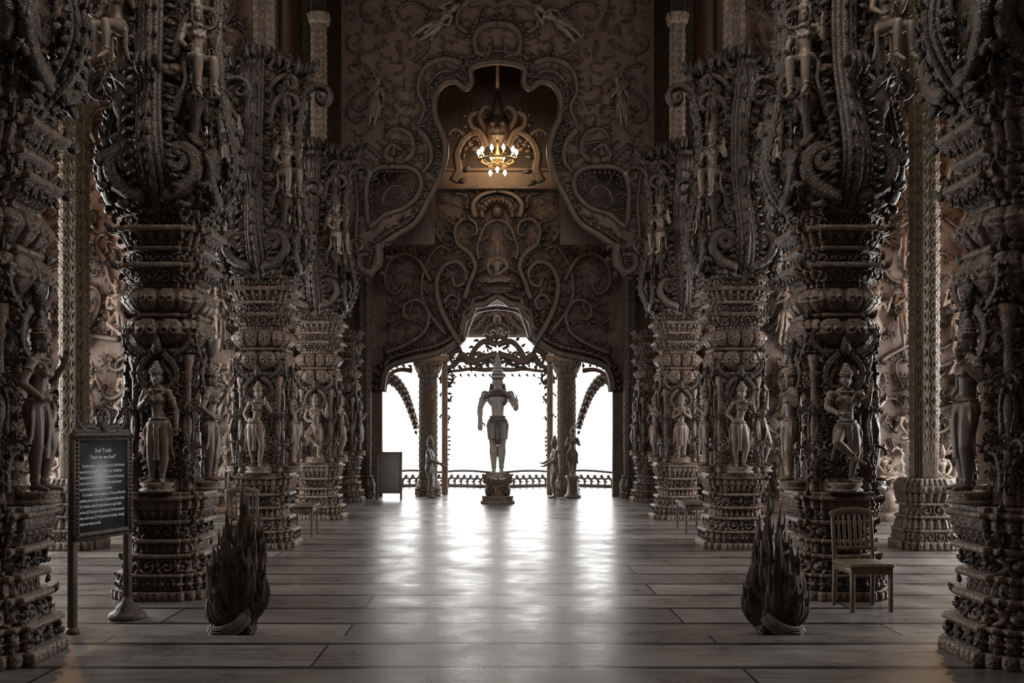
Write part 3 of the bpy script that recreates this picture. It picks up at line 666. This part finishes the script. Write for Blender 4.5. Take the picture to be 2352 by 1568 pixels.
# --- door columns, lintel screen
DC=banded([(0,.15,.3,.3,0,'scroll',.03),(.15,.2,.33,.33,0,'plain',0),(.2,.4,.28,.25,0,'petal',.03),(.4,3.0,.22,.22,0,'vscroll',.02),(3.0,3.1,.25,.25,0,'bead',.015),(3.1,3.3,.24,.34,0,'petal',.03),(3.3,3.4,.36,.36,0,'rope',.01)],240,.014,'door_column');DC.materials.append(W_COL)
for x in(-1.76,1.76): ob('doorway_column',DC,None,None,(x,25.35,0),label='square carved wooden column standing in the doorway',cat_='column',group='doorway columns')
q=Q(25.6);s_=25.6/2287
M=MB()
Lp=[([(1142,812),(1110,820),(1080,830),(1060,812),(1045,835),(1020,850),(1012,880)],9,-1),([(1142,790),(1112,782),(1090,800),(1075,822),(1050,828)],8,1),([(1060,800),(1040,808),(1020,830),(1010,812),(1025,800)],7,1),
([(1142,846),(1110,848),(1080,846),(1050,850),(1020,852)],6,1),([(1142,836),(1120,828),(1100,838),(1085,828)],5,1),([(1100,840),(1085,820),(1100,808),(1115,820)],6,-1),([(1020,850),(1022,900),(1018,960),(1024,1020),(1018,1090)],6,-1),([(1142,770),(1125,775),(1118,792),(1130,800)],7,1),
([(1142,828),(1125,815),(1105,822),(1095,812)],6,1),([(1075,835),(1062,822),(1068,808)],5,1),([(1045,842),(1035,825),(1042,812)],5,1),
([(1012,860),(1030,880),(1040,868),(1032,858)],5,1),([(1012,900),(1030,918),(1036,908)],4,1),([(1012,950),(1026,965),(1032,955)],4,1),([(945,850),(915,848),(890,862),(882,900)],6,1)]
for pts,wp,sd in Lp: mp(M,pts,wp,q,s_,0,sd)
for i in range(15):
    x=-1.35+i*.19;T=MB();leaf(T,x,3.16,math.radians(-60)-.45+ (i%2)*.2,.14,.03,0);M.merge(T)
# scaled serpent bodies slanting across the side openings
x=cat([(880,862),(902,872),(922,898),(934,925),(946,960),(952,985)],9);p=np.array(q([tuple(a) for a in x]))
for sg in(1,-1):
    wv=np.linspace(.17,.08,len(p))*(1+.10*np.cos(np.arange(len(p))*2.2))
    ptube(M,p*np.array([sg,1]),wv,-.3,False,.9,sg)
    for i in range(2,len(p)-2,4):
        ell(M,(p[i,0]*sg,.2,p[i,1]),(.07,.07,.07),8)
        T=MB();leaf(T,p[i,0],p[i,1]-.08,math.radians(-95),.15,.045,-.3);M.merge(T,mirror=(sg<0))
bbox(M,-2.85,-1.25,-.12,.12,3.42,3.62,.02);bbox(M,1.25,2.85,-.12,.12,3.42,3.62,.02)
for s in(-1,1):
    bbox(M,s*1.36-.08,s*1.36+.08,-.08,.08,0,3.4,.02)
    tube(M,cat([(s*1.4,0,3.5),(s*1.2,0,3.75),(s*.9,0,4.0),(s*.75,0,4.4),(s*.55,0,4.75),(0,0,4.85)],5),.07,8,(0,-1,0))
ob('doorway_filigree',M.mesh('filigree'),W_REL,None,(0,25.8,0),label='openwork carved lintel and frame inside the doorway',cat_='door frame')
# porch
q=Q(28.)
g=q([(960,775),(1000,700),(1060,640),(1224,640),(1284,700),(1324,775)])
pg=ob('porch_gable',None,None,None,(0,28,0),label='carved wooden gable panel of the porch outside',cat_='gable')
ob('panel',plate(g,[],.15,'gable'),W_LIGHT,pg)
for s in(-1,1):
    M=MB();stick(M,(s*2.02,0,0),(s*2.02,0,4.4),.09,.09);ob('post',M.mesh('gp'),W_COL,pg)
M=MB();mpts=[([(1142,706),(1112,712),(1096,732),(1072,745),(1060,768)],8,-1),([(1142,722),(1118,728),(1102,748),(1085,762),(1100,770)],7,-1),([(1142,742),(1122,750),(1112,768)],6,-1),([(1085,738),(1070,722),(1082,706)],5,1)]
for pts,wp,sd in mpts: mp(M,pts,wp,q,28/2287,.1,sd)
fill(M,.05,1.5,4.3,5.6,None,900,17,(.25,.5),(.02,.035),.08,True,.09)
ell(M,(0,-.15,4.75),(.12,.08,.16),12)
ob('crest',M.mesh('go'),W_REL,pg,(0,-.05,0))
M=MB();T=MB()
for k in range(18):
    x=.1+k*.19
    vine(T,x,.06,math.radians(80),.42,3,24,.032,.018,0);vine(T,x+.1,.38,math.radians(-80),.34,3,26,.028,.016,0)
T2=MB();T2.merge(T);T2.merge(T,mirror=True);T=T2
for s in(-1,1):
    xs=np.linspace(.0,3.6,60);zz=.42+.06*np.abs(np.sin(xs*1.8));
    pts=np.stack([s*xs,0*xs,zz],-1);tube(T,pts,.045,8,(0,0,1),.8)
    pts2=pts.copy();pts2[:,2]=.04;tube(T,pts2,.05,8,(0,0,1))
v=np.concatenate(T.V);v[:,1]+=29.2-.3*np.cos(v[:,0]*1.7);M.add(v,T.F)
ob('porch_balustrade',M.mesh('bal'),W_DARK,None,label='low openwork carved balustrade edging the porch',cat_='balustrade')

# ------------------------------------------------------------ central statue
ST=dict(armR=((-.178,.01,.66),(-.176,-.02,.53),(.0,-.1,-1),(0,-1,0)),armL=((.183,-.0,.655),(.186,-.13,.69),(.05,-.1,1),(-1,0,0)),legR=((-.042,-.01,.285),(-.038,0,.045),(-.15,-1,0)),legL=((.042,-.01,.285),(.038,0,.045),(.15,-1,0)))
HS=2.28;Z0=.66
es=ob('deity_statue',None,None,None,(0,22.95,0),label='grey-brown standing deity statue with tall conical crown on pedestal',cat_='statue')
M=MB();r=body(M,ST,False,True,1.15,1.02);pel,chh,nk,hc=r
M2=MB();M2.merge(M,Matrix.Translation((0,0,Z0+.02))@Matrix.Scale(HS,4));ob('body',fuse(M2,.011,2,'statue_body'),W_STAT,es)
def stp(name,M,vox=None):
    M2=MB();M2.merge(M,Matrix.Translation((0,0,Z0+.02))@Matrix.Scale(HS,4));ob(name,M2.mesh(name) if vox is None else fuse(M2,vox,1,name),W_STAT,es)
M=MB();crown(M,(hc[0],hc[1],hc[2]+.03),1.05,.27,7);ring(M,(hc[0],hc[1],hc[2]+.035),.054,.011,1.1)
for s in(-1,1): tube(M,[(hc[0]+s*.05,hc[1]+.03,hc[2]-.02),(hc[0]+s*.062,hc[1]+.02,hc[2]-.075),(hc[0]+s*.08,hc[1]+.01,hc[2]-.11)],[.025,.024,.012],8,(0,-1,0),.7)
stp('crown',M)
M=MB();
for k,(rr,z) in enumerate(((.05,.0),(.066,-.018),(.084,-.04))): ring(M,nk+np.array([0,-.012*k-.005,z-.01]),rr,.013,.8,(0,.25,1),28)
for s in(-1,1):
    for k in range(4): rc(M,chh+(s*(.125+.005*k),-.02,.07-k*.022),.02,chh+(s*(.16-.0*k),-.01,.06-k*.026),.009,6)
stp('necklace',M)
M=MB();ring(M,pel+(0,0,.05),.074,.012,.85,seg=28);ring(M,pel+(0,0,.022),.086,.011,.85,seg=28)
for i in range(13):
    qq=-pi/2+(i-6)*.33;c=pel+np.array([.087*math.cos(qq),.07*math.sin(qq),.01]);rc(M,c,.011,c+(0,0,-.055),.005,6)
stp('belt',M)
M=MB()
prof=[(.074,.545),(.102,.50),(.102,.44),(.096,.39),(.09,.355),(.094,.345)]
for s in(-1,1): lathe(M,[(rr*.65,z) for rr,z in prof],24,(s*.043,-.003),1,1.1,.03,9)
tube(M,[(0,-.07,.53),(0,-.08,.44),(0,-.075,.36),(0,-.07,.30)],[.018,.024,.02,.024],10,(0,-1,0),.35)
for s in(-1,1): tube(M,[(s*.08,-.02,.54),(s*.1,-.03,.48),(s*.095,-.03,.42)],[.012,.016,.006],8,(0,-1,0),.6)
stp('loincloth',M)
ped=banded([(0,.06,.39,.39,0,'plain',0),(.06,.13,.34,.34,0,'bead',.015),(.13,.17,.36,.36,0,'plain',0),(.17,.44,.26,.26,0,'scroll',.03),(.44,.5,.29,.33,0,'petal',.02),(.5,.54,.35,.35,0,'plain',0),(.54,.62,.33,.33,0,'plain',0),(.62,.67,.36,.36,0,'rope',.006)],240,.012,'pedestal')
ob('pedestal',ped,W_COL,es)
for s in(-1,1):
    M=MB();ell(M,(s*.2,-.27,.28),(.09,.08,.1),12);ell(M,(s*.2,-.34,.36),(.05,.05,.05),10);ob('pedestal_lion',M.mesh('pl'),W_COL,es)
M=MB();bbox(M,-.27,.27,-.37,-.345,.535,.7,.006);ob('name_plate',M.mesh('np'),W_DARK,es)
ob('lettering',textmesh('Statue of',.06,.002),M_TEXT,es,(0,-.374,.64));ob('lettering',textmesh('The Sun',.11,.003),M_TEXT,es,(0,-.374,.555))

# guardians
GP=dict(ly=-.01,armR=((-.15,-.05,.66),(-.09,-.2,.6),(.1,-1,.2),(0,0,1)),armL=((.15,-.05,.66),(.09,-.22,.56),(0,-1,-.1),(0,0,1)),legR=((-.045,-.05,.29),(-.04,.0,.045),(-.1,-1,0)),legL=((.05,-.06,.29),(.045,-.02,.045),(.1,-1,0)))
GM=figmesh(GP,1.42,False,.01,.14,'guardian');GM.materials.append(W_COL)
ob('guardian_statue',GM,None,None,(-1.68,24.5,0),(0,0,pi/2-.15),label='wooden guardian statue standing in profile with hands forward',cat_='statue')
ob('guardian_statue',GM,None,None,(1.43,24.5,0),(0,0,-pi/2+.15),label='wooden guardian statue reaching forward toward the doorway centre',cat_='statue')
ob('deity_figure',FIG['d'],None,None,(1.86,24.6,.555),label='small crowned deity figure beside the guardian',cat_='statue')
M=MB();lathe(M,[(.2,0),(.22,.05),(.15,.12),(.12,.4),(.18,.5),(.18,.55)],16);ob('figure_pedestal',M.mesh('fp'),W_COL,None,(1.86,24.6,0),label='turned wooden pedestal under the small deity figure',cat_='pedestal')

# ------------------------------------------------------------ aisle relief walls
for s in(-1,1):
    nm='wall_aisle_left' if s<0 else 'wall_aisle_right'
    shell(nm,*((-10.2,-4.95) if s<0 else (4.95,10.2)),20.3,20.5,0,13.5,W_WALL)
    M=MB();fill(M,-2.3,2.3,.1,12.5,None,3500,20+s,(.7,1.8),(.05,.08),0,False,.13)
    fill(M,-2.3,2.3,.1,12.5,None,4500,40+s,(.3,.6),(.03,.045),-.02,False,.11)
    bbox(M,-2.35,2.35,-.12,.08,0,.12,.02)
    rg=random.Random(5+s)
    e=ob('aisle_relief',None,None,None,(s*7.42,20.2,0),label='high relief wall of scrolls and crowned figures in the aisle',cat_='wall relief')
    ob('scrollwork',M.mesh('ar'),W_REL,e)
    ks='abcde';i=0
    for z in(.2,1.75,3.3,4.9,6.5,8.1):
        for x in(-1.8,-.9,0,.9,1.8):
            ob('relief_figure',FIG[ks[i%5]],None,e,(x+rg.uniform(-.15,.15),-.25,z+rg.uniform(-.1,.1)),(0,rg.uniform(-.15,.15),rg.uniform(-.3,.3)),scale=(1.15,1.15,1.15));i+=1
    g=ob('deity_group',None,None,None,(s*7.7,18.9,0),label='group of seated crowned deities carved on a tiered mound',cat_='sculpture group')
    M=MB()
    for i in range(26): 
        a=rg.uniform(0,2*pi);rr=rg.uniform(0,.9);zz=(1-rr)*1.5;ell(M,(rr*math.cos(a),rr*math.sin(a)*.5,zz*.6+.2),(rg.uniform(.15,.35),rg.uniform(.15,.3),rg.uniform(.15,.4)),10)
    lathe(M,[(1.05,0),(1.08,.12),(.9,.2),(.85,.5),(.5,1.2)],24,(0,0),1,.6,.05,9)
    for a in range(6): vine(M,rg.uniform(-.7,.5),rg.uniform(.2,1),rg.uniform(0,3),.7,1,14,.05,.02,.5)
    ob('mound',fuse(M,.025,1,'mound'),W_FIG,g)
    for x,y,z,k in((-.55,-.45,.75,.7),(.5,-.5,.7,.72),(0,-.2,1.45,.8)): ob('seated_figure',F_SEAT,None,g,(x,y,z),(0,0,rg.uniform(-.4,.4)),scale=(k,k,k))

# ------------------------------------------------------------ flame-tail sculptures
def flame(seed,tips,x,y,label):
    e=ob('naga_tail_sculpture',None,None,None,(x,y,0),label=label,cat_='sculpture',group='flame-tail sculptures')
    M=MB();rg=random.Random(seed)
    body_=cat([(.02,0,.03),(.01,0,.2),(0,0,.4),(0,0,.55)],8)
    tube(M,body_,np.interp(np.linspace(0,1,len(body_)),[0,.3,.65,1],[.12,.165,.15,.04]),40,(0,-1,0),.55,.08,13)
    for (tx,tz,yy,r) in tips:
        z0=max(.06,min(.3,tz-.5));bx=tx*.8
        p=cat([(bx*.5,yy*.5,z0),(tx*.95,yy,z0+(tz-z0)*.3),(tx*1.06,yy*1.1,z0+(tz-z0)*.55),(tx*.96,yy*1.1,z0+(tz-z0)*.78),(tx+rg.uniform(-.012,.012),yy*1.1,tz)],8)
        tube(M,p,np.interp(np.linspace(0,1,len(p)),[0,.2,.45,.65,.85,1],[r,r*1.15,r*.95,r*.6,r*.33,.003]),16,(0,-1,0),.75,.22,4)
        for k in range(3):
            j=int(len(p)*(.3+.2*k));a=p[j];dx=.03*(1 if rg.random()<.5 else -1)
            tube(M,cat([a-(0,0,.05),a+(dx*1.1,-.02,.02),a+(dx*1.3,-.025,.13)],4),np.array([.5,.6,.7,.65,.55,.4,.3,.18,.05])*r*.6,8)
    ob('flames',fuse(M,.0055,0,'flame'),W_AGED,e)
    M=MB();c=cat([(-.10,-.10,.16),(-.05,-.15,.10),(.04,-.17,.05),(.12,-.14,.03),(.17,-.05,.035),(.16,.06,.04),(.05,.1,.04),(-.06,.09,.04),(-.12,.0,.04),(-.1,-.1,.04)],10)
    if x<0: c=c*np.array([-1,1,1])
    tube(M,c,np.linspace(.06,.04,len(c)),14,(0,0,1),1,.0)
    for i in range(0,len(c)-1,2):
        d=c[i+1]-c[i];d/=np.linalg.norm(d)
        for a in np.linspace(-1.3,1.3,7):
            n=np.array([-d[1],d[0],0]);rr=.06-.02*i/len(c);pp=c[i]+n*math.sin(a)*rr+np.array([0,0,math.cos(a)*rr]);ell(M,pp,(.015,.015,.011),6)
    ob('scaled_coil',M.mesh('coil'),W_FIG,e)
flame(1,[(-.17,.74,-.06,.05),(-.12,.90,.04,.045),(-.07,1.04,-.03,.042),(-.02,.92,.05,.045),(.055,1.27,0,.052),(.09,1.1,.05,.04),(.13,.98,-.04,.045),(.18,1.0,.04,.045),(-.2,.6,.03,.05),(.21,.62,0,.05),(-.2,.40,0,.05),(.03,.86,-.09,.045),(.12,.74,-.09,.05),(-.09,.72,-.09,.05),(-.14,.52,-.1,.045)],-2.2,8.25,'dark weathered wooden flame-shaped naga tail rising from scaled coil')
flame(2,[(-.055,1.27,0,.034),(.045,1.08,.02,.04),(-.12,1.0,.04,.04),(-.09,.84,-.06,.05),(.09,.86,.05,.045),(.15,.74,0,.055),(.2,.66,.03,.05),(-.18,.70,0,.05),(-.215,.54,0,.05),(.01,.9,-.08,.04),(.08,.64,-.1,.055),(-.05,.6,-.11,.055),(.215,.42,-.02,.05),(.15,.5,-.09,.05)],2.26,8.25,'dark weathered wooden flame-shaped naga tail, broader, with thin spikes')

# ------------------------------------------------------------ sign
e=ob('information_sign',None,None,None,(-3.57,8.27,0),(0,0,math.radians(72.5)),label='black lettered information board in carved frame on two posts',cat_='sign')
SW=.70
M=MB();bbox(M,-.03,.03,-.03,.03,0,1.66,.005);lathe(M,[(.03,0),(.06,.01),(.05,.04),(.03,.06)],12);ob('post',M.mesh('post'),W_DARK,e)
M=MB();bbox(M,-.03,.03,-.03,.03,.05,1.66,.005);lathe(M,[(.15,0),(.16,.02),(.15,.05),(.1,.08),(.09,.11),(.05,.15),(.035,.2)],24,(0,0),1,1,.06,12);ob('post',M.mesh('post2'),W_DARK,e,(SW,0,0))
M=MB()
for a in((-.03,SW+.03,1.60,1.67),(-.03,SW+.03,.76,.83)): bbox(M,a[0],a[1],-.04,.02,a[2],a[3],.01)
bbox(M,-.03,.045,-.04,.02,.76,1.67,.01);bbox(M,SW-.045,SW+.03,-.04,.02,.76,1.67,.01)
for i in range(22):
    x=-.01+i*(SW+.02)/21;ell(M,(x,-.045,1.635),(.014,.01,.014),8);ell(M,(x,-.045,.795),(.014,.01,.014),8)
for i in range(24):
    z=.8+i*.035;ell(M,(.008,-.045,z),(.013,.01,.013),8);ell(M,(SW-.008,-.045,z),(.013,.01,.013),8)
ob('frame',M.mesh('sf'),W_DARK,e)
M=MB();T=MB()
vine(T,.0,1.68,.3,.34,1,-22,.026,.013,.01);vine(T,.02,1.67,1.2,.2,2,24,.026,.013,.01);vine(T,.18,1.68,.4,.22,1,22,.022,.011,.01)
for sgn in(0,1): M.merge(T,Matrix.Translation((SW/2,0,0)),mirror=bool(sgn))
ell(M,(SW/2,-.01,1.73),(.05,.03,.06),12);bbox(M,0,SW,-.02,.01,1.66,1.70,.005);ob('crest',M.mesh('sc'),W_DARK,e)
M=MB();bbox(M,.04,SW-.04,-.02,.01,.82,1.61,.003);ob('board',M.mesh('sb'),M_BLACK,e)
ob('lettering',textmesh("2nd Truth",.052,.0006,'CENTER',.9),M_TEXT,e,(SW/2,-.0225,1.50))
ob('lettering',textmesh("\"how do we live?\"",.046,.0006,'CENTER',.9),M_TEXT,e,(SW/2,-.0225,1.445))
body_txt="""     This hall emphasizes on essential the nature is in our life. Every one
born until we die and without it we cannot survive. The difference
between growing up with wealthy and without money will be an issue
to die at all if we all moving on. But every human being has grown
up by same way, we have grown up by the nature.
     This hall exhibits the wood sculptures of (1) Women and Men which
symbolize parents who gave us birth. (2) Sitting above tusker is unique,
(3) The Mother of Earth (Thoranee) indicates the origin of habitat
and food. (4) The Sun gives us light and heat. (5) The Moon causes the
tides in earth's nature. (6) The Day we were born (Sunday - Saturday)
indicates our unique personality."""
tm=textmesh(body_txt,.036,.0006,'LEFT',1.35)
xs=[v.co.x for v in tm.vertices];wd=max(xs)-min(xs);tm.transform(Matrix.Diagonal(((SW-.12)/wd,1,1,1)))
ob('lettering',tm,M_TEXT,e,(.06,-.0225,1.375))

# ------------------------------------------------------------ chairs and benches
def chair(x,y,rz,label):
    e=ob('slat_back_chair',None,None,None,(x,y,0),(0,0,rz),label=label,cat_='chair',group='wooden slat-back chairs')
    M=MB();bbox(M,-.22,.22,-.22,.2,.415,.44,.008)
    for i in range(6): bbox(M,-.21,.21,-.215+i*.07,-.155+i*.07,.438,.448,.003)
    ob('seat',M.mesh('seat'),W_CHAIR,e)
    M=MB();bbox(M,-.2,.2,-.205,-.185,.35,.415,.004);bbox(M,-.2,.2,.165,.185,.35,.415,.004);bbox(M,-.2,-.18,-.19,.17,.35,.415,.004);bbox(M,.18,.2,-.19,.17,.35,.415,.004)
    ob('apron',M.mesh('apron'),W_CHAIR,e)
    for sx in(-1,1):
        M=MB();stick(M,(0,0,0),(0,0,.415),.019,.019);ob('leg',M.mesh('leg'),W_CHAIR,e,(sx*.185,-.19,0))
        M=MB();stick(M,(0,.02,0),(0,0,.43),.018,.02);stick(M,(0,0,.41),(0,.06,.9),.018,.016);ob('leg',M.mesh('leg'),W_CHAIR,e,(sx*.19,.185,0))
    M=MB();
    top=cat([(-.215,.24,.87),(-.1,.25,.90),(0,.252,.905),(.1,.25,.90),(.215,.24,.87)],4);tube(M,top,.035,10,(0,-1,0),.4)
    bbox(M,-.19,.19,.19,.21,.53,.57,.004)
    for i in range(6): stick(M,(-.135+i*.054,.2,.56),(-.135+i*.054,.243,.87),.011,.007)
    ob('backrest',M.mesh('back'),W_CHAIR,e)
chair(3.42,9.43,.08,'brown wooden slat-back chair before the carved column')
chair(-3.4,13.3,pi+.1,'brown wooden slat-back chair at the foot of a column')
def bench(x,y,rz,L,label):
    e=ob('wooden_bench',None,None,None,(x,y,0),(0,0,rz),label=label,cat_='bench',group='low wooden benches')
    M=MB();bbox(M,-.2,.2,-L/2,L/2,.46,.5,.008);ob('seat',M.mesh('bs'),W_DARK,e)
    M=MB();bbox(M,-.16,.16,-L/2+.04,-L/2+.06,.38,.46,.003);bbox(M,-.16,.16,L/2-.06,L/2-.04,.38,.46,.003);bbox(M,-.17,-.15,-L/2+.05,L/2-.05,.38,.46,.003);bbox(M,.15,.17,-L/2+.05,L/2-.05,.38,.46,.003);ob('apron',M.mesh('ba'),W_DARK,e)
    for sx in(-1,1):
        for sy in(-1,1):
            M=MB();stick(M,(0,0,0),(0,0,.46),.02,.02);ob('leg',M.mesh('leg'),W_DARK,e,(sx*.165,sy*(L/2-.06),0))
bench(3.22,16.6,.0,.9,'low dark wooden bench between two columns')
bench(-3.12,15.95,0,.6,'low dark wooden stool beside a column')
e=ob('framed_board',None,None,None,(-2.62,24.1,0),(-.06,0,.0),label='grey framed board standing on two short legs',cat_='sign board')
M=MB()
bbox(M,-.31,-.26,-.03,.02,0,1.15,.006);bbox(M,.26,.31,-.03,.02,0,1.15,.006);bbox(M,-.31,.31,-.03,.02,1.1,1.15,.006);bbox(M,-.31,.31,-.03,.02,.14,.2,.006)
ob('frame',M.mesh('bf'),W_CHAIR,e);M=MB();bbox(M,-.265,.265,-.015,.01,.19,1.11,.003);ob('panel',M.mesh('bp'),M_GREY,e)

# ------------------------------------------------------------ light
wd=bpy.data.worlds.new('sky');S.world=wd;wd.use_nodes=True;bg=wd.node_tree.nodes['Background'];bg.inputs[0].default_value=(1,.99,.98,1);bg.inputs[1].default_value=6.0
def area(n,loc,rot,sx,sy,en,c=(1,1,1)):
    l=bpy.data.lights.new(n,'AREA');l.shape='RECTANGLE';l.size=sx;l.size_y=sy;l.energy=en;l.color=c
    o=bpy.data.objects.new(n,l);COL.objects.link(o);o.location=loc;o.rotation_euler=rot
def point(n,loc,en,c,r=.15):
    l=bpy.data.lights.new(n,'POINT');l.energy=en;l.color=c;l.shadow_soft_size=r
    o=bpy.data.objects.new(n,l);COL.objects.link(o);o.location=loc
area('daylight_side',(-10.05,14.75,3.2),(0,-math.radians(60),0),5,8.4,420,(1,.99,.97))
area('daylight_side',(10.05,14.75,3.2),(0,math.radians(60),0),5,8.4,420,(1,.99,.97))
area('overhead_fill',(0,7.6,8.6),(math.radians(42),0,0),6,3,300,(1,.95,.89))  # added fill from above; the ceiling has no opening
area('front_fill',(0,-2.6,5.2),(math.radians(80),0,0),9,5,62,(1,.95,.9))  # added soft fill behind the camera, where the wall is closed
point('lamp',(-7.9,17.2,5.6),120,(1,.55,.25));point('lamp',(7.9,17.2,5.6),120,(1,.55,.25))
point('chandelier_light',(0,23.6,8.35),45,(1,.7,.42),.3)
S.view_settings.view_transform='Standard'
S.cycles.max_bounces=6;S.cycles.diffuse_bounces=3;S.cycles.glossy_bounces=3
cd=bpy.data.cameras.new('cam');cam=bpy.data.objects.new('cam',cd);COL.objects.link(cam);cam.location=(-.06,0,1.7);cam.rotation_euler=(pi/2,0,0)
cd.lens=35;cd.sensor_width=36;cd.shift_x=39/2352;cd.shift_y=201/2352;cd.clip_end=200;S.camera=cam
